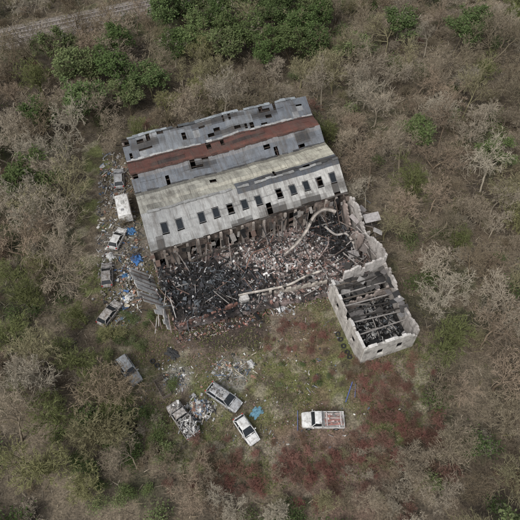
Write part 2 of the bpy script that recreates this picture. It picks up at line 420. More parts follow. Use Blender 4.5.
P_JUNK=[(.5,.5,.48),(.65,.64,.6),(.3,.3,.3),(.12,.12,.12),(.14,.19,.27),(.32,.19,.14),(.25,.22,.18),(.4,.36,.28),(.06,.06,.06),(.35,.34,.32)]

hall=empty('collapsed_hall')
hx=np.arange(-17,19,.28);hy=np.arange(34,58,.28);HX,HY=np.meshgrid(hx,hy,indexing='ij')
m1=fbm(HX,HY,4,101);m2=fbm(HX,HY,1.1,121,4);m3=fbm(HX,HY,2.2,141)
def hz(x,y):
    x=np.asarray(x,float);y=np.asarray(y,float)
    dw=-( (x+15.1)*(-11.1/30.2)+(y-45.1)*(28.1/30.2))
    return .25+1.5*np.clip(fbm(x,y,4,101)-.3,0,1)+.9*(fbm(x,y,1.1,121,4)-.4)+.9*np.clip(1-dw/3.2,0,1)
HZ=hz(HX,HY)
ins=inpoly(HX,HY,[(-15.5,45.3),(13.2,56.4),(17.4,44.7),(10,41),(-11.2,35.2)])
HC=np.zeros(HX.shape+(3,))+np.array((.13,.105,.095))
HC=mixc(HC,(.25,.19,.175),sst(.52,.64,m2)); HC=mixc(HC,(.29,.275,.265),sst(.56,.67,m3)*.7)
blk=np.maximum.reduce([blob(HX,HY,-6,42,5.4,m3),blob(HX,HY,-12,41,3.7,m3),blob(HX,HY,-10,45.0,3.2,m3)*.8,blob(HX,HY,13,50,2.8,m3),blob(HX,HY,10,54,3.4,m3)*.9,blob(HX,HY,0,43,3.2,m3)*.6])
HC=mixc(HC,(.014,.013,.014),np.clip(blk*1.1,0,1)); HC=mixc(HC,(.035,.03,.027),sst(.47,.59,fbm(HX,HY,1.7,161))*.8)
idx=np.arange(HX.size).reshape(HX.shape); ok=ins[:-1,:-1]&ins[1:,:-1]&ins[1:,1:]&ins[:-1,1:]
F=np.stack([idx[:-1,:-1],idx[1:,:-1],idx[1:,1:],idx[:-1,1:]],-1)[ok]
o=quadmesh('rubble_mound',(np.stack([HX,HY,HZ],-1).reshape(-1,3),F),HC.reshape(-1,3),M_rub); o.parent=hall
def hzf(x,y):
    i=min(max(int(round((x+17)/.28)),0),len(hx)-1); j=min(max(int(round((y-34)/.28)),0),len(hy)-1); return float(HZ[i,j])
BK=lambda x,y: blk[min(max(int(round((x+17)/.28)),0),len(hx)-1),min(max(int(round((y-34)/.28)),0),len(hy)-1)]
def hall_s():
    f=ps(HALL)
    def g():
        while True:
            x,y=f()
            if random.random()>BK(x,y)*.85: return x,y
    return g
scatter('rubble_fragments',hall_s(),2500,P_BRK+P_GREY+P_BLK[:4],.12,.45,hzf,(.5,.35,.15),hall)
scatter('ash_and_char',gs(-6.8,42.2,3.6,2.0),1100,P_BLK,.2,.7,hzf,(.3,.3,.4),hall)
scatter('charred_heap',gs(11.5,51.5,1.8,2.2),420,P_BLK,.2,.6,hzf,(.3,.3,.4),hall)
scatter('pale_fragments',gs(3.5,47.5,3.6,1.8),800,[(.45,.42,.40),(.40,.31,.28),(.6,.58,.56),(.32,.24,.22)],.1,.4,hzf,(.4,.45,.15),hall)
scatter('white_fragments',gs(-9,43.5,3.2,1.8),260,[(.5,.5,.5),(.4,.4,.42),(.6,.6,.6)],.1,.36,hzf,(.4,.45,.15),hall)
mb=MB()
def fallen(x,y,L,az,tz,col,wd=.16,z=None):
    z=(hzf(x,y)+.25) if z is None else z
    d=Vector((math.cos(az)*math.cos(tz),math.sin(az)*math.cos(tz),math.sin(tz)))*L/2
    c=Vector((x,y,z+abs(d.z))); mb.beam(c-d,c+d,wd,wd*1.3,col)
for _ in range(80):
    x,y=random.gauss(-7,3.5),random.gauss(42.3,1.8); fallen(x,y,random.uniform(1.0,3.4),random.uniform(0,3.14),random.gauss(0,.15),random.choice(P_BLK),.11)
for _ in range(80):
    x,y=ps(HALL)(); fallen(x,y,random.uniform(1.2,4.2),random.choice([.37,1.9,.8,2.5])+random.gauss(0,.25),random.gauss(0,.12),random.choice([(.06,.05,.045),(.16,.11,.09),(.3,.28,.26),(.03,.03,.03)]),.09)
mb.obj('fallen_beams',M_deb,hall)
mb=MB()
def curve_beam(pts,wd,ht,col,n=24,lip=False):
    pts=[Vector(p) for p in pts]
    def cr(t):
        k=min(int(t*(len(pts)-1)),len(pts)-2); f=t*(len(pts)-1)-k
        p0=pts[max(k-1,0)];p1=pts[k];p2=pts[k+1];p3=pts[min(k+2,len(pts)-1)]
        return .5*((2*p1)+(p2-p0)*f+(2*p0-5*p1+4*p2-p3)*f*f+(3*p1-p0-3*p2+p3)*f**3)
    q=[cr(i/n) for i in range(n+1)]
    for i in range(n): 
        dd=(q[i+1]-q[i])*.08; c=tuple(Vector(col)*rn_(.25)*(1 if random.random()>.12 else .4))
        mb.beam(q[i]-dd,q[i+1]+dd,wd*rn_(.12),ht,c)
        if lip:
            d=(q[i+1]-q[i]).normalized(); s=Vector((-d.y,d.x,0))*wd*.5
            mb.beam(q[i]+s-dd+Vector((0,0,.1)),q[i+1]+s+dd+Vector((0,0,.1)),.05,.22,tuple(Vector(c)*.6)); mb.beam(q[i]-s-dd+Vector((0,0,.1)),q[i+1]-s+dd+Vector((0,0,.1)),.05,.22,tuple(Vector(c)*.7))
curve_beam([(3.6,47.2,2.0),(5.2,48.2,3.0),(6.8,50.4,3.4),(8.0,52.6,4.0),(9.6,53.8,4.2),(11.3,53.4,4.2)],.42,.08,(.42,.38,.34),lip=True)
curve_beam([(9.8,52.2,2.2),(11.2,50.4,2.6),(12.8,50.6,2.5),(13.8,49,2.2)],.3,.08,(.36,.33,.30))
curve_beam([(-3,40.6,1.4),(-1.2,41,1.5),(1,41.4,1.6),(4,42.2,1.6),(6.5,43.6,1.7),(8.8,44.4,1.9)],.24,.2,(.45,.41,.36))
curve_beam([(-10,45.8,2.2),(-7,47,2.7),(-3,48.8,2.6)],.18,.2,(.08,.07,.06))
curve_beam([(8,46,1.6),(9.8,48.2,2.6),(10.2,50.4,2.0)],.15,.18,(.28,.22,.2))
curve_beam([(-2,45,1.6),(-1,47,2.6),(1,48.2,2.4),(2,50,3.0)],.12,.14,(.22,.13,.10))
curve_beam([(5,44.6,1.4),(7,46,2.2),(10,46.6,2.0),(12.5,48,2.6)],.12,.14,(.10,.08,.07))
mb.obj('buckled_girders',M_deb,hall)
mb=MB(); L0=Vector((-15.5,44.4,0)); L1=Vector((-12.2,36.2,0)); acc=0
for i in range(12):
    t=i/11; p=lerp(L0,L1,t)
    h=[4.6,5.0,4.9,4.7,4.9,4.4,3.6,1.6,2.0,.8,1.2,.9][i]*rn_(.05); lean=R((36 if i<7 else 40)+random.uniform(-3,3))
    cx=p.x-.93*.5*h*math.sin(lean); cy=p.y-.36*.5*h*math.sin(lean)
    mb.box((cx,cy,h/2*math.cos(lean)+.05),(.76,.06,h),Euler((-lean,0,R(111)+random.uniform(-.03,.03))),tuple(Vector((.60,.59,.56))*rn_(.14)*(1 if random.random()>.15 else .6)))
for i in range(0,7):
    p=lerp(L0,L1,(i+.3)/11); mb.beam((p.x+.1,p.y,0),(p.x-2.4,p.y-.95,3.75),.1,.12,(.2,.16,.14))
mb.obj('left_cladding_wall',M_pale,hall)
mb=MB()
for k in range(14):
    fallen(random.uniform(-15.5,-12),random.uniform(35,43),random.uniform(1.2,3),random.uniform(1.5,2.3),random.gauss(0,.15),random.choice([(.30,.24,.22),(.2,.15,.13),(.42,.40,.37)]),.1,z=.6)
mb.obj('left_wall_debris',M_deb,hall)
mb=MB()
wallmesh(mb,(-11.6,35.9),(-2.5,40),0,lambda t:.4+.8*random.random(),.3,wcol((.23,.125,.10),.35),(),.35)
wallmesh(mb,(-2.5,40.2),(9.6,43.3),0,lambda t:.8+.7*random.random(),.3,wcol((.42,.38,.33),.25),(),.35)
mb.box((-2.2,40.1,1.1),(1.2,.8,1.2),Euler((.1,.1,.4)),(.55,.53,.5))
mb.obj('front_wall_remains',M_wall,hall)
mb=MB()
wallmesh(mb,(13.4,56),(17.5,44.6),0,lambda t:4.2+1.0*math.sin(t*9)+.8*random.random(),.3,wcol((.46,.43,.40),.15),[(.3,.38,1,3)],.4)
wallmesh(mb,(12.6,55.3),(14.8,48.4),0,lambda t:3.2+1.2*math.sin(t*7+1)+.5*random.random(),.28,wcol((.34,.28,.25),.25),[(.4,.55,0,2.4)],.4)
wallmesh(mb,(14.0,49.6),(16.2,50.4),0,lambda t:3.0+.6*random.random(),.25,wcol((.40,.37,.34),.2),(),.4)
mb.obj('right_wall_remains',M_pale,hall)
mb=MB()
for (x,y,z,a,b,rot,c) in [(16.6,52.6,3.9,2.4,1.5,(.12,-.1,R(12)),(.36,.34,.33)),(15.2,54.4,3.4,1.9,1.2,(.3,.2,R(50)),(.26,.24,.23)),(17.3,50.4,3.4,1.4,1.0,(-.3,.3,R(-20)),(.42,.40,.38)),(14.0,52.4,3.8,1.6,.7,(.2,.4,R(-40)),(.32,.29,.28)),(15.3,48.2,2.6,1.8,1.0,(.2,-.3,R(60)),(.16,.14,.13)),(16.0,46.6,2.8,1.6,.9,(-.2,.2,R(-60)),(.22,.2,.18)),(14.9,51.2,3.1,1.4,1.1,(.4,0,R(10)),(.10,.09,.085)),(14.2,54.6,4.2,1.5,.8,(-.3,.3,R(30)),(.2,.18,.17)),(13.6,47.2,2.2,1.7,1.1,(.3,.2,R(20)),(.3,.28,.27)),(12.6,45.2,2.0,1.5,.9,(-.2,.3,R(70)),(.07,.065,.06))]:
    mb.box((x,y,z),(a,b,.08),Euler(rot),c)
for _ in range(40):
    x,y=random.uniform(13,17),random.uniform(45,54.5); fallen(x,y,random.uniform(1,3),random.uniform(0,3.1),random.gauss(0,.25),random.choice([(.05,.045,.04),(.2,.17,.15),(.35,.32,.3)]),.1,z=1.5+random.random()*1.8)
mb.obj('fallen_roof_slabs',M_deb,hall)

# ------------------------------------------------------------------ annex
an=empty('burnt_annex')
A_,B_,C_,D_=(9.8,41.2),(17.4,44.4),(20.4,33.6),(13.1,31.0)
mb=MB()
wallmesh(mb,A_,D_,0,lambda t:4.1+.3*random.random()-(1.5 if .46<t<.56 else 0)-(.7 if t<.06 else 0),.32,wcol((.48,.45,.41),.15),[(.2,.3,1.2,2.8),(.7,.8,1.2,2.8)],.35)
wallmesh(mb,D_,C_,0,lambda t:4.0+.25*random.random()-(1.2*(t-.8)/.2 if t>.8 else 0),.32,wcol((.55,.53,.49),.12),[(.25,.4,1,2.7),(.62,.78,1,2.7)],.35)
wallmesh(mb,B_,C_,0,lambda t:3.5+.7*random.random()+.6*math.sin(t*8),.32,wcol((.42,.39,.36),.2),(),.35)
wallmesh(mb,A_,B_,0,lambda t:5.0+.7*random.random()-1.8*(t<.2)-1.0*(.5<t<.6),.32,wcol((.50,.47,.44),.15),[(.28,.42,1.6,3.6),(.62,.76,1.6,3.6)],.35)
wallmesh(mb,lerp(Vector(A_),Vector(D_),.32),lerp(Vector(B_),Vector(C_),.30),0,lambda t:2.4+1.2*random.random(),.25,wcol((.34,.29,.26),.25),[(.4,.6,0,2.3)],.35)
mb.obj('walls',M_pale,an)
mb=MB()
for a,b,h in ((A_,D_,4.45),(D_,C_,4.35)):
    n=13
    for i in range(n):
        if random.random()<.3 or (a==A_ and 5<=i<=7) or (a==D_ and i>9): continue
        p=lerp(Vector(a),Vector(b),i/n);q=lerp(Vector(a),Vector(b),(i+1)/n)
        mb.beam((p.x,p.y,h),(q.x,q.y,h+random.gauss(0,.04)),.4,.08,tuple(Vector((.55,.53,.50))*rn_(.2)))
mb.obj('wall_coping',M_deb,an)
APOLY=[A_,B_,C_,D_]
mb=MB(); mb.face([(*p,.35) for p in (D_,C_,B_,A_)],(.035,.033,.033)); mb.obj('floor',M_rub,an)
zc=lambda x,y:.5+1.0*max(0,1-math.hypot(x-15.8,y-37.5)/4)
scatter('burnt_contents',ps([(10.4,40.6),(17.0,43.6),(19.8,34.2),(13.6,31.9)]),650,P_BLK+P_GREY[:3],.2,.5,zc,(.4,.4,.2),an)
scatter('pale_contents',gs(14.8,35,1.0,1.2),150,P_GREY,.15,.4,zc,(.45,.45,.1),an)
mb=MB()
for _ in range(36):
    x,y=random.uniform(13.8,17.4),random.uniform(35,41); az=random.choice([.4,1.95,1.2])+random.gauss(0,.3)
    fallen(x,y,random.uniform(1.5,3.6),az,random.gauss(0,.22),random.choice([(.02,.02,.02),(.05,.045,.04),(.26,.24,.22)]),.12,z=.9+random.random()*1.5)
for t in (.07,.14,.21,.28,.38,.46,.55,.62,.8):
    a=lerp(Vector(A_),Vector(D_),t);b=lerp(Vector(B_),Vector(C_),t+random.gauss(0,.02)); mb.beam((a.x,a.y,3.9),(b.x,b.y,random.uniform(1.8,3.6)),.12,.2,random.choice([(.05,.045,.04),(.14,.12,.10),(.3,.28,.26)]))
mb.obj('charred_rafters',M_deb,an)
mb=MB()
a=Vector((*A_,0)); du=(Vector((*B_,0))-a); dv=(Vector((*D_,0))-a)
for i in range(9):
    for j in range(14):
        u,v=(i+.5)/9,(j+.5)/14
        keep=.75 if v<.27 else (.75 if (u>.80 and v<.8) else (.12 if v<.9 else .3))
        if random.random()>keep: continue
        p=a+du*u+dv*v; z=3.65-.9*math.sin(u*3.1)*random.random()-(0 if keep>.5 else 1.0)
        mb.box((p.x,p.y,z),(random.uniform(.5,1.3),random.uniform(.6,1.1),.04),Euler((random.gauss(0,.25),random.gauss(0,.25),R(22)+random.gauss(0,.4))),random.choice([(.05,.047,.045),(.08,.075,.07),(.14,.13,.125),(.26,.25,.24),(.03,.03,.03)]))
mb.obj('charred_roof_remains',M_deb,an)

# ------------------------------------------------------------------ yard rubbish
scatter('rubbish_heap',gs(-3.4,30.2,1.3,1.0),260,P_JUNK,.1,.42)
scatter('rubbish_heap',gs(-10.9,28.9,1.1,.8),160,P_GREY+P_JUNK,.12,.4)
scatter('rubbish_heap',gs(-7.5,24.7,.9,.8),260,P_JUNK+P_GREY,.15,.55,lambda x,y:max(0,.8-.5*math.hypot(x+7.5,y-24.6)))
LS=ps([(-17,46),(-18.5,52),(-21,60),(-24,70),(-27,70),(-26,58),(-24,46),(-21,36),(-16.5,37)])
P_J2=P_JUNK+[(.2,.18,.15),(.15,.13,.11),(.1,.09,.08),(.22,.2,.17)]
scatter('rubbish_heap',LS,1150,P_J2,.1,.5)
scatter('rubbish_heap',gs(-19.2,45,1.2,3.6),330,P_J2+[(.08,.16,.34)],.12,.5,lambda x,y:.15)
scatter('rubbish_heap',gs(-22.8,62,1.1,3.5),240,P_J2,.12,.5)
scatter('rubbish_heap',gs(3.4,39,.8,.6),60,[(.6,.6,.58),(.3,.3,.3)],.12,.4)
scatter('rubbish_heap',gs(6,28,1.2,1),30,P_JUNK,.1,.3)
scatter('brick_rubble_spill',ps([(-12,36.5),(-11.5,33.8),(-5,35.2),(2,38.4),(10,40.6),(9.6,43),(-2,40.3)]),1200,P_BRK+P_BLK[:2]+[(.32,.13,.10)],.07,.28)
scatter('scattered_litter',ps([(-20,30),(-10,20),(10,20),(18,25),(12,32),(9,39),(-10,36)]),800,P_JUNK+P_BRK,.06,.22)

# ------------------------------------------------------------------ vehicles
import bmesh
def loft(name,secs,mat,parent,smooth=True,cap=True):
    v=[];f=[]; n=len(secs[0][1])*2
    for x,pr in secs:
        v+=[(x,-y,z) for y,z in pr]+[(x,y,z) for y,z in reversed(pr)]
    for i in range(len(secs)-1):
        for k in range(n): a=i*n+k;b=i*n+(k+1)%n; f.append((a,b,b+n,a+n))
    if cap: f.append(tuple(range(n))[::-1]); f.append(tuple(range((len(secs)-1)*n,len(secs)*n)))
    me=bpy.data.meshes.new(name);me.from_pydata(v,[],f); me.materials.append(mat)
    bm=bmesh.new();bm.from_mesh(me);bmesh.ops.recalc_face_normals(bm,faces=bm.faces);bm.to_mesh(me);bm.free()
    o=bpy.data.objects.new(name,me);S.collection.objects.link(o);o.parent=parent
    md=o.modifiers.new('bv','BEVEL');md.width=.035;md.segments=2;md.limit_method='ANGLE';md.angle_limit=R(25)
    if smooth: me.polygons.foreach_set('use_smooth',[True]*len(me.polygons)); 
    return o
def wheel(parent,x,y,r=.32,wd=.22):
    n=18; mb=MB()
    prof=[(.0,.5*wd*.55),(r*.58,.5*wd*.6),(r*.62,.5*wd),(r*.93,.5*wd),(r,.35*wd)]
    full=prof+[(a,-b) for a,b in reversed(prof)]
    for i in range(n):
        a0,a1=2*math.pi*i/n,2*math.pi*(i+1)/n
        for j in range(len(full)-1):
            (r0,y0),(r1,y1)=full[j],full[j+1]
            mb.face([(x+r0*math.cos(a0),y+y0,r+r0*math.sin(a0)),(x+r1*math.cos(a0),y+y1,r+r1*math.sin(a0)),(x+r1*math.cos(a1),y+y1,r+r1*math.sin(a1)),(x+r0*math.cos(a1),y+y0,r+r0*math.sin(a1))],
                (.35,.35,.36) if j in (0,len(full)-2) else (.02,.02,.02))
    return mb.obj('wheel',M_deb,parent)
def car(name,x,y,az,L=4.4,W=1.75,Hh=1.45,mat=None,kind='hatch',glass=None):
    e=empty(name,(x,y,.02),az); h=L/2; w2=W/2; glass=glass or M_glass
    secs=[]
    def pr(wd,z0,zb,crown=.03): return [(wd*.86,z0),(wd*.98,z0+.12),(wd,(z0+zb)/2),(wd*.985,zb-.1),(wd*.90,zb),(wd*.45,zb+crown),(.001,zb+crown*1.3)]
    if kind=='hatch': prof=[(-h,.80,.42,.66),(-h+.08,.92,.26,.86),(-h+.35,.97,.2,.93),(-h+1.0,1,.2,.93),(0,1,.2,.92),(h-1.25,1,.2,.90),(h-.9,.99,.2,.87),(h-.35,.95,.2,.78),(h-.1,.86,.28,.68),(h,.74,.42,.56)]
    else: prof=[(-h,.92,.42,.80),(-h+.06,.97,.3,.95),(-h+1.0,1,.25,.97),(0,1,.25,.97),(h-1.2,1,.25,.97),(h-.5,.97,.25,.92),(h-.12,.9,.3,.84),(h,.8,.42,.7)]
    for (sx,k,z0,zb) in prof: secs.append((sx,pr(w2*k,z0,zb)))
    loft('body',secs,mat,e)
    if kind=='hatch': gx=[(-h+.18,.90),(-h+.62,Hh-.03),0,0,(h-1.95,Hh-.04),(h-1.12,.89)]
    elif kind=='van': gx=[(-h+.08,.93),(-h+.16,Hh-.02),0,0,(h-1.35,Hh-.03),(h-.75,.95)]
    else: gx=[(-h+.1,.93),(-h+.4,Hh-.02),0,0,(h-2.0,Hh-.03),(h-1.2,.95)]
    gl=MB()
    rear0,rear1,_,_,fr1,fr0=gx
    wb=w2*.90; wt=w2*(.84 if kind=='van' else .72)
    Bq=[(rear0[0],-wb,.90),(fr0[0],-wb,.88),(fr0[0],wb,.88),(rear0[0],wb,.90)]
    Tq=[(rear1[0],-wt,Hh-.04),(fr1[0],-wt,Hh-.04),(fr1[0],wt,Hh-.04),(rear1[0],wt,Hh-.04)]
    for i in range(4): gl.face([Bq[i],Bq[(i+1)%4],Tq[(i+1)%4],Tq[i]],(.02,.02,.025))
    gl.obj('windows',glass,e)
    if kind=='van':
        xp=lerp(fr1[0],rear1[0],.28)
        loft('side_panels',[(rear0[0]-.01,[(wb*1.03,.88),(wt*1.04,Hh-.06),(.001,Hh-.02)]),(xp,[(wb*1.04,.88),(wt*1.05,Hh-.06),(.001,Hh-.02)])],mat,e)
    loft('roof',[(rear1[0]-.04,[(wt*.9,Hh-.06),(wt*.92,Hh-.03),(wt*.5,Hh-.01),(.001,Hh)]),(rear1[0]+.12,[(wt*1.02,Hh-.06),(wt,Hh-.01),(wt*.5,Hh+.03),(.001,Hh+.04)]),(fr1[0]-.15,[(wt*1.02,Hh-.06),(wt,Hh-.01),(wt*.5,Hh+.03),(.001,Hh+.04)]),(fr1[0]+.03,[(wt*.94,Hh-.06),(wt*.93,Hh-.04),(wt*.5,Hh-.01),(.001,Hh)])],mat,e)
    pm=MB()
    for sgn in (-1,1):
        for (a,b) in ((Bq[0],Tq[0]),(Bq[1],Tq[1])):
            pm.beam((a[0],sgn*abs(a[1]),a[2]),(b[0],sgn*abs(b[1]),b[2]),.07,.07,(.5,.5,.5))
        xm=(rear1[0]+fr1[0])/2; pm.beam((xm,sgn*wb,.9),(xm,sgn*wt,Hh-.03),.07,.06,(.5,.5,.5))
        pm.box((fr0[0]-.25,sgn*(w2+.08),1.0),(.12,.18,.13),None,(.1,.1,.1))
    pm.obj('pillars_and_mirrors',mat,e)
    lm=MB()
    for sgn in (-1,1): lm.box((h-.13,sgn*w2*.66,.62),(.2,.34,.14),None,(.6,.6,.6))
    lm.obj('headlights',M_deb,e)
    lm=MB()
    for sgn in (-1,1): lm.box((-h+.07,sgn*w2*.78,.78),(.12,.2,.2),None,(.4,.02,.02))
    lm.obj('tail_lights',M_red,e)
    sm=MB(); sm.box((h-.01,0,.5),(.06,W*.5,.12),None,(.03,.03,.03)); 
    sm.box((fr0[0]+.05,0,.905),(.10,W*.78,.03),None,(.03,.03,.03))
    for yy in (-.28,.28): sm.beam((h-.25,yy*W*1.2,.80),(fr0[0]+.12,yy*W*1.3,.915),.02,.02,(.12,.12,.12))
    sm.obj('grille_and_scuttle',M_deb,e)
    for sx in (-h+.78,h-.82):
        for sy in (-1,1): wheel(e,sx,sy*(w2-.09))
    return e
c1=car('silver_car',-4.55,26.1,R(-35),4.85,1.85,1.45,M_silver,'hatch')
scatter('junk_on_car',lambda:(random.uniform(-1.8,.6),random.uniform(-.55,.55)),40,P_GREY,.1,.34,lambda x,y:1.48 if x<.1 else 1.25,(.3,.5,.2),c1)
c2=car('white_car',-1.65,21.95,R(-55),3.9,1.66,1.42,M_white,'hatch')
def pickup(name,x,y,az,mat,cargo,L=5.1,W=1.85,cabroof=True,Hh=1.75):
    e=empty(name,(x,y,.02),az); h=L/2; w2=W/2
    def pr(wd,z0,zb,cr=.03): return [(wd*.86,z0),(wd*.98,z0+.12),(wd,(z0+zb)/2),(wd*.99,zb-.08),(wd*.92,zb),(wd*.45,zb+cr),(.001,zb+cr*1.3)]
    loft('cab_and_bonnet',[(h,pr(w2*.80,.5,.85)),(h-.12,pr(w2*.93,.38,.98)),(h-.6,pr(w2*.98,.3,1.05)),(h-1.15,pr(w2,.3,1.1)),(h-2.45,pr(w2,.3,1.1)),(h-2.5,pr(w2*.98,.35,1.08))],mat,e)
    gl=MB(); Bq=[(h-2.45,-w2*.92,1.08),(h-1.15,-w2*.92,1.10),(h-1.15,w2*.92,1.10),(h-2.45,w2*.92,1.08)]; Tq=[(h-2.38,-w2*.78,Hh),(h-1.62,-w2*.78,Hh),(h-1.62,w2*.78,Hh),(h-2.38,w2*.78,Hh)]
    for i in range(4): gl.face([Bq[i],Bq[(i+1)%4],Tq[(i+1)%4],Tq[i]],(.02,.02,.02))
    gl.obj('windows',M_glass,e)
    if cabroof: loft('cab_roof',[(h-2.42,[(w2*.78,Hh-.03),(w2*.76,Hh+.02),(.001,Hh+.04)]),(h-2.0,[(w2*.81,Hh-.03),(w2*.78,Hh+.05),(.001,Hh+.08)]),(h-1.56,[(w2*.76,Hh-.04),(w2*.74,Hh),(.001,Hh+.03)])],mat,e)
    pm=MB()
    for i in range(4): pm.beam(Bq[i],Tq[i],.07,.07,(.5,.5,.5))
    bx0,bx1=-h,h-2.55; cx=(bx0+bx1)/2; bl=bx1-bx0
    pm.box((cx,0,.62),(bl,W,.12),None,(.5,.5,.5))
    for s in (-1,1): pm.box((cx,s*(w2-.03),.90),(bl-.02,.06,.44),None,(.5,.5,.5)); pm.box((h-1.35,s*(w2+.1),1.12),(.12,.2,.16),None,(.1,.1,.1))
    pm.box((bx0+.03,0,.90),(.06,W-.13,.43),None,(.5,.5,.5)); pm.box((bx1-.03,0,.98),(.06,W-.13,.58),None,(.5,.5,.5))
    pm.box((cx,0,.47),(bl*.95,.9,.14),None,(.1,.1,.1)); pm.box((-h-.04,0,.5),(.1,W*.9,.14),None,(.1,.1,.1))
    pm.obj('bed_and_pillars',mat,e,bevel=.015)
    lm=MB()
    for s in (-1,1): lm.box((h-.08,s*w2*.68,.78),(.16,.3,.16),None,(.6,.6,.6))
    lm.obj('headlights',M_deb,e)
    lm=MB()
    for s in (-1,1): lm.box((-h-.01,s*(w2-.12),.85),(.05,.12,.25),None,(.4,.02,.02))
    lm.obj('tail_lights',M_red,e)
    for sx in (-h+1.0,h-.85):
        for s in (-1,1): wheel(e,sx,s*(w2-.08),.36,.24)
    cargo(e,bx0,bx1,w2)
    return e
def cargo_red(e,a,b,w2):
    mb=MB()
    for i in range(6):
        yy=-w2*.66+i*w2*.26; mb.box(((a+b)/2+random.gauss(0,.06),yy,1.05+random.random()*.1),((b-a)*random.uniform(.7,.88),.15,.1),Euler((0,0,random.uniform(-.05,.05))),random.choice([(.33,.16,.14),(.30,.20,.18),(.45,.36,.33)]))
    for xx in (a+.45,b-.5): mb.box((xx,0,1.24),(.12,w2*1.7,.08),None,(.5,.45,.43))
    mb.obj('timber_cargo',M_deb,e)
    scatter('loose_cargo',lambda:(random.uniform(a+.2,b-.2),random.uniform(-w2*.7,w2*.7)),45,[(.6,.57,.55),(.35,.18,.15),(.25,.24,.23)],.1,.3,lambda x,y:1.05,(.4,.4,.2),e)
def cargo_junk(e,a,b,w2):
    scatter('junk_load',lambda:(random.uniform(a+.1,b+.6),random.uniform(-w2*.9,w2*.9)),200,P_GREY+P_JUNK[:4],.1,.4,lambda x,y:.75+random.random()*.5,(.4,.4,.2),e)
    scatter('bonnet_junk',lambda:(random.uniform(b+1,b+2.2),random.uniform(-w2*.8,w2*.8)),36,P_GREY,.1,.34,lambda x,y:1.12,(.3,.5,.2),e)
pickup('white_pickup_truck',7.7,23.1,R(180),M_white,cargo_red,5.2,2.0)
pickup('wrecked_pickup_truck',-9.5,23.2,R(127),M_burn,cargo_junk,5.0,1.9)
car('grey_estate_car',-17.0,29.7,R(-52),4.5,1.78,1.6,M_grey,'estate')
car('white_car',-21.6,51.2,R(75),4.0,1.65,1.42,M_white,'hatch')
car('burnt_car',-20.8,38.2,R(62),4.2,1.7,1.4,M_burn,'hatch')
car('burnt_car',-22.2,44.6,R(100),4.2,1.7,1.4,M_burn,'hatch')
def caravan(name,x,y,az,L=4.8,W=2.1,H2=2.4):
    e=empty(name,(x,y,.02),az); h=L/2;w2=W/2
    pr=lambda k,z0,z1:[(w2*.97*k,z0),(w2*k,z0+.2),(w2*k,z1-.25),(w2*.9*k,z1),(.001,z1+.06)]
    loft('shell',[(-h,pr(.97,.7,1.5)),(-h+.12,pr(1,.5,H2-.15)),(-h+.5,pr(1,.45,H2)),(h-.6,pr(1,.45,H2)),(h-.15,pr(1,.5,H2-.35)),(h,pr(.97,.7,1.4))],M_white,e)
    mb=MB()
    for s in (-1,1):
        for xx in (-1.2,.9): mb.box((xx,s*(w2+.004),1.6),(.9,.02,.55),None,(.02,.02,.02))
    mb.box((h-.07,0,1.65),(.05,1.3,.5),Euler((0,R(-22),0)),(.02,.02,.02)); mb.obj('windows',M_glass,e)
    mb=MB(); mb.box((.2,0,H2+.1),(.6,.5,.1),None,(.4,.4,.38)); mb.box((-1.3,.2,H2+.09),(.4,.4,.08),None,(.3,.3,.3)); mb.box((h+.5,0,.45),(1.1,.08,.08),None,(.2,.2,.2)); mb.obj('roof_vents_and_drawbar',M_deb,e)
    for s in (-1,1): wheel(e,-.1,s*(w2-.08),.33,.2)
caravan('caravan',-21.3,56.6,R(107)); 
car('silver_car',-23.2,63.6,R(100),4.3,1.72,1.45,M_silver,'hatch')
def crate(name,x,y,az,L=2.6,W=1.2,Hc=.8,col=(.18,.15,.125)):
    e=empty(name,(x,y,.05),az); mb=MB()
    for k in range(3):
        z=.12+k*.28
        for s in (-1,1): mb.box((0,s*W/2,z),(L,.05,.14),None,col); mb.box((s*L/2,0,z),(.05,W-.06,.14),None,col)
    for sx in (-1,0,1):
        for s in (-1,1): mb.box((sx*(L/2-.06),s*(W/2-.055),Hc/2),(.08,.06,Hc),None,(.13,.10,.08))
    for k in range(6): mb.box((-L/2+.25+k*(L-.5)/5,0,.06),(.16,W-.12,.04),None,col)
    mb.obj('slats',M_deb,e)
crate('timber_crate',-12.4,27.4,R(-58))
def tyre(x,y,z,rot):
    mb=MB();n=20;m=8;Rr,r=.26,.1
    for i in range(n):
        for j in range(m):
            def pt(i,j):
                a=2*math.pi*i/n;b=2*math.pi*j/m; return ((Rr+r*math.cos(b))*math.cos(a),(Rr+r*math.cos(b))*math.sin(a),r*math.sin(b)+.1)
            mb.face([pt(i,j),pt(i+1,j),pt(i+1,j+1),pt(i,j+1)],(.02,.02,.02))
    o=mb.obj('tyre',M_tyre,None,smooth=True); o.location=(x,y,z); o.rotation_euler=rot
for (x,y) in [(11.2,33.4),(11.6,32.5),(10.9,34.4),(11.9,31.8),(10.6,35.2),(-14.2,31.2),(-13.5,30.6)]:
    tyre(x,y,.08,(random.gauss(0,.15),random.gauss(0,.15),0))
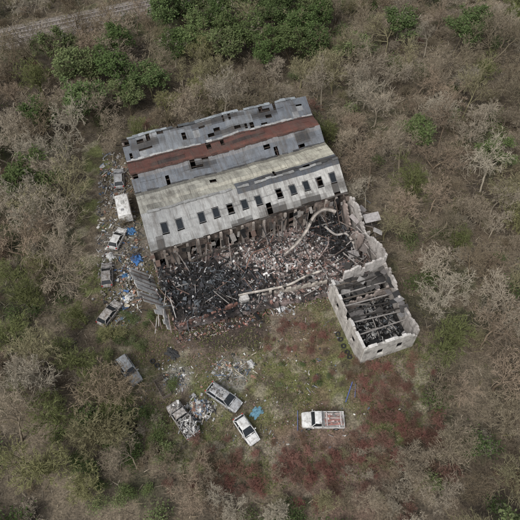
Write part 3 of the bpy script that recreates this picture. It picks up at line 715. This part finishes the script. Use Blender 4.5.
def tarp(name,x,y,sx,sy,col,seed,h=.35):
    n=26; mb=MB(); gx=np.linspace(-1,1,n)
    GX,GY=np.meshgrid(gx,gx,indexing='ij'); nz=fbm(GX*2+seed,GY*2,.7,200+seed,4)
    rr=1+.25*(fbm(GX+seed,GY,1.0,300+seed)-.5)*2
    ZZ=.06+h*nz*np.clip(1.2-np.hypot(GX,GY),0,1)*1.6
    a=seed*.7
    for i in range(n-1):
        for j in range(n-1):
            if np.hypot(GX[i,j],GY[i,j])>1.0+.2*math.sin(5*math.atan2(GY[i,j],GX[i,j]))+.12*math.sin(11*math.atan2(GY[i,j],GX[i,j])+seed): continue
            P=[]
            for (p,q) in ((i,j),(i+1,j),(i+1,j+1),(i,j+1)):
                lx,ly=GX[p,q]*sx*rr[p,q],GY[p,q]*sy*rr[p,q]; P.append((x+lx*math.cos(a)-ly*math.sin(a),y+lx*math.sin(a)+ly*math.cos(a),ZZ[p,q]))
            mb.face(P,tuple(Vector(col)*(.75+.5*nz[i,j])))
    return mb.obj(name,M_deb)
tarp('blue_tarpaulin',-.45,24.3,.95,.6,(.14,.28,.36),1)
tarp('blue_tarpaulin',-18.4,47.8,1.2,.9,(.06,.16,.38),3,.8)
tarp('blue_tarpaulin',-20.0,53.0,.9,.8,(.07,.18,.36),5,.6)
tarp('blue_tarpaulin',-19.6,44.6,.6,.5,(.08,.18,.33),9,.6)
tarp('white_sheet',3.0,39.2,.55,.8,(.65,.65,.65),2)
tarp('white_sheet',-18.7,41.0,.9,.7,(.6,.6,.58),6,.5)
tarp('white_sheet',-1.2,30.8,.7,.5,(.55,.55,.53),7,.4)
tarp('white_sheet',-22.4,48.2,.9,.6,(.6,.6,.58),12,.5)
tarp('black_tarpaulin',-11.7,32.3,1.1,.7,(.05,.05,.05),8,.5)
mb=MB(); mb.beam((11.9,28.3,.25),(10.8,25.6,.2),.10,.1,(.09,.13,.36)); mb.beam((12.3,28.0,.2),(12.0,26.2,.3),.07,.08,(.10,.14,.32)); mb.obj('blue_pole',M_deb)
mb=MB(); mb.beam((4.7,24.5,.2),(4.6,22.0,.2),.08,.1,(.12,.15,.30)); mb.obj('blue_pole',M_deb)

# ------------------------------------------------------------------ vegetation
def tube(V,F,p0,p1,r0,r1,k=3):
    d=(p1-p0); 
    if d.length<1e-5:return
    d.normalize(); a=d.orthogonal().normalized(); b=d.cross(a); n=len(V)
    for p,r in ((p0,r0),(p1,r1)):
        for i in range(k):
            t=2*math.pi*i/k; V.append(tuple(p+a*(r*math.cos(t))+b*(r*math.sin(t))))
    for i in range(k): F.append((n+i,n+(i+1)%k,n+k+(i+1)%k,n+k+i))
def sliver(V,F,p0,p1,wd):
    d=(p1-p0).normalized(); a=d.cross(Vector((random.gauss(0,.6),random.gauss(0,.6),random.gauss(0,1)+.6))).normalized()*wd/2; n=len(V)
    V+= [tuple(p0-a),tuple(p0+a),tuple(p1+a*.4),tuple(p1-a*.4)]; F.append((n,n+1,n+2,n+3))
def rdir(d,ang):
    o=d.orthogonal().normalized(); o.rotate(Matrix.Rotation(random.uniform(0,6.283),3,d)); return (d*math.cos(ang)+o*math.sin(ang)).normalized()
def gen_tree(seed,H=10,tw=.035,leaves=0,leafsize=.22,stems=1,dens=1.0,up=.25):
    random.seed(seed); V=[];F=[];tips=[]
    def branch(p,d,L,r,lv):
        ns={0:6,1:5,2:3,3:2,4:1}[lv]; pts=[p]; q=p
        for i in range(ns):
            d=(d+Vector((random.gauss(0,.14),random.gauss(0,.14),random.gauss(0,.1)+(up*.25 if lv>0 else .05)))).normalized()
            q2=q+d*L/ns; ra=r*(1-i/ns*.7); rb=r*(1-(i+1)/ns*.7)
            if lv<=1: tube(V,F,q,q2,ra,rb,5 if lv==0 else 3)
            else: sliver(V,F,q,q2,max(tw,ra*2))
            q=q2; pts.append(q)
        if lv>=3: tips.append(q)
        if lv==4: return
        nc=int({0:11,1:8,2:6,3:5}[lv]*dens+random.random())
        for c in range(nc):
            t=random.uniform(.3 if lv==0 else .2,1); k=min(int(t*ns),ns-1); pp=pts[k].lerp(pts[k+1],t*ns-k)
            branch(pp,rdir(d,random.uniform(.5,1.15)),L*random.uniform(.42,.68)*(1.15-.35*t),max(r*.42,.012),lv+1)
    for s in range(stems):
        d0=Vector((random.gauss(0,.07 if stems==1 else .35),random.gauss(0,.07 if stems==1 else .35),1)).normalized()
        branch(Vector((random.gauss(0,.02*stems),random.gauss(0,.02*stems),-.1)),d0,H*random.uniform(.6,.75),H*.016+.02,0)
    nb=len(V)
    if leaves:
        cl=random.sample(tips,min(len(tips),max(30,leaves//36)))
        for _ in range(leaves):
            p=random.choice(cl)+Vector((random.gauss(0,.36),random.gauss(0,.36),random.gauss(0,.28)))
            s=leafsize*random.uniform(.5,1.2); a=Vector((random.gauss(0,1),random.gauss(0,1),random.gauss(0,.6))).normalized()
            b=a.cross(Vector((random.gauss(0,.6),random.gauss(0,.6),1))).normalized(); n=len(V)
            V+= [tuple(p-a*s),tuple(p+b*s*.5),tuple(p+a*s),tuple(p-b*s*.5)]; F.append((n,n+1,n+2,n+3))
    return dict(V=np.array(V,dtype=np.float32),F=np.array(F,dtype=np.int32),nb=nb)
bare=[gen_tree(500+s,H=9.5,tw=.05,dens=.80,stems=1 if s<4 else 2) for s in range(7)]
mossy=[gen_tree(520+s,H=7,tw=.055,dens=.72,stems=3) for s in range(3)]
ivy=[gen_tree(540+s,H=8.8,leaves=3900,leafsize=.22,tw=.055,dens=.68,up=.4) for s in range(4)]
shrub=[gen_tree(560+s,H=2.1,tw=.024,dens=.5,stems=6) for s in range(4)]
gshrub=[gen_tree(580+s,H=2.0,tw=.022,dens=.42,stems=5,leaves=650,leafsize=.11) for s in range(3)]
class Group:
    def __init__(s): s.V=[];s.F=[];s.C=[];s.n=0
    def add(s,t,pal,x,y,sc,lpal=PAL_IVY):
        M=(Matrix.Rotation(random.uniform(0,6.28),3,'Z')@Matrix.Rotation(random.gauss(0,.06),3,'X'))
        k=sc*random.uniform(.9,1.15); kz=sc*random.uniform(.8,1.1)
        V=t['V']*np.array([k,k,kz],dtype=np.float32); V=V@np.array(M,dtype=np.float32).T
        c=np.array(random.choice(pal))*random.uniform(.78,1.18); lc=np.array(random.choice(lpal))*random.uniform(.75,1.25)
        nn=len(V); q=rng.uniform(.7,1.3,(nn//4+1)); q=np.repeat(q,4)[:nn,None]
        C=c[None]*q*1.0; 
        if t['nb']<nn: C[t['nb']:]=(lc[None]*q[t['nb']:])
        V=V+np.array([x,y,0],dtype=np.float32)
        s.V.append(V.astype(np.float32)); s.F.append(t['F']+s.n); s.C.append(C.astype(np.float32)); s.n+=nn
    def obj(s,name): return quadmesh(name,(np.concatenate(s.V),np.concatenate(s.F)),np.concatenate(s.C),M_twig)
random.seed(99)
BLD=[(-16,44),(-24.5,68),(7,81),(14.5,58),(19,46),(22.5,33),(13,29),(8,40)]
def nearpoly(x,y,poly,d):
    for a,b in ((0,0),(d,0),(-d,0),(0,d),(0,-d)):
        if inp1(x+a,y+b,poly): return True
    return False
pts=[]; G=Group()
for _ in range(9000):
    y=random.uniform(8,132); x=random.uniform(-1,1)*(34+(y-12)*.29)
    if nearpoly(x,y,BLD,1.6) or nearpoly(x,y,YARD,1.2): continue
    drr=(x+31.8)*rn[0]+(y-113.2)*rn[1]
    if -10<drr<4: continue
    if x>14 and abs((y-108)-.3*(x-25))<2.5: continue
    if -24<x<24 and y<20: continue
    if any((x-a)**2+(y-b)**2<18 for a,b in pts): continue
    pts.append((x,y))
    gp=.05
    if y>90 and -22<x<14: gp=.74
    if -40<x<-20 and 74<y<98: gp=.55
    r=random.random()
    if r<gp: G.add(random.choice(ivy),PAL_BARK,x,y,random.uniform(.8,1.2))
    elif (x<-15 and y<45 and r<.6) or r<gp+.10: G.add(random.choice(mossy),PAL_MOSS,x,y,random.uniform(.65,1.1))
    else: G.add(random.choice(bare),PAL_BARK,x,y,random.uniform(.65,1.1))
G.obj('woodland')
G=Group()
for _ in range(480):
    y=random.uniform(10,118); x=random.uniform(-1,1)*(32+(y-12)*.28)
    if nearpoly(x,y,BLD,1) or nearpoly(x,y,YARD,.3): continue
    drr=(x+31.8)*rn[0]+(y-113.2)*rn[1]
    if -6<drr<3: continue
    r=random.random()
    if r<.70: G.add(random.choice(shrub),PAL_BARK,x,y,random.uniform(.8,1.6))
    elif r<.95: G.add(random.choice(gshrub),PAL_BARK,x,y,random.uniform(.8,1.6))
    else: G.add(random.choice(shrub),PAL_BRAM,x,y,random.uniform(.8,1.6))
G.obj('undergrowth')
G=Group()
def thick(cx,cy,sx,sy,n,lib,s0,s1,pal=PAL_BRAM):
    for _ in range(n):
        x,y=random.gauss(cx,sx),random.gauss(cy,sy)
        if nearpoly(x,y,HALL,.2) or nearpoly(x,y,APOLY,.6): continue
        if any(math.hypot(x-a,y-b)<c for a,b,c in [(-4.5,26,2.6),(-1.6,22,2.3),(-9.5,23.2,2.8),(7.7,23.1,3.0),(-17,29.7,2.6)]): continue
        G.add(random.choice(lib),pal,x,y,random.uniform(s0,s1))
thick(5.8,34.8,3.2,2,32,shrub,.3,.65); thick(9,18.5,5,1.8,66,shrub,.4,.95); thick(16,28,2.6,2.8,38,shrub,.4,.9)
thick(-3,17.5,4,1.5,40,shrub,.4,.9); thick(19,22,3,3,34,shrub,.5,1.0); thick(12,29,3,2,18,shrub,.4,.7,PAL_BARK); thick(10,18,5,2,30,shrub,.4,.9,PAL_BARK)
thick(-14.5,22,2,4,22,shrub,.5,1.0,PAL_BARK); thick(1,29,4,2,12,shrub,.3,.5,PAL_BARK); thick(-9,19.5,3,1.5,20,shrub,.5,1.0,PAL_BARK); thick(4,33,4,2,12,shrub,.3,.5,PAL_BARK)
thick(-18,34,1.5,3,16,gshrub,.4,.8,PAL_BARK); thick(8,30,4,3,8,gshrub,.2,.4,PAL_BARK)
thick(-16,20,3,4,30,gshrub,.6,1.1,PAL_MOSS)
G.obj('bramble_thicket')
for (x,y,s,lib) in [(-7.2,15.2,.62,bare),(-10.8,16.8,.5,bare),(-3.5,13.4,.5,bare),(7.2,13.8,.55,mossy),(11.5,14.5,.5,bare),(-17.4,24.0,.75,mossy),(-17.8,20.5,.7,mossy),(-14.5,17.5,.65,bare),(-19.9,34.5,.6,mossy),(16.5,17.5,.55,bare),(21,19,.7,bare),(22.5,27.5,.7,bare),(2,12.5,.5,bare),(-20.6,27.5,.7,mossy),(20,14,.6,bare),(-20,15,.8,mossy)]:
    G=Group(); G.add(random.choice(lib),PAL_MOSS if lib is mossy else PAL_BARK[:5],0,0,s); o=G.obj('bare_tree'); o.location=(x,y,0)
print('trees',len(pts))
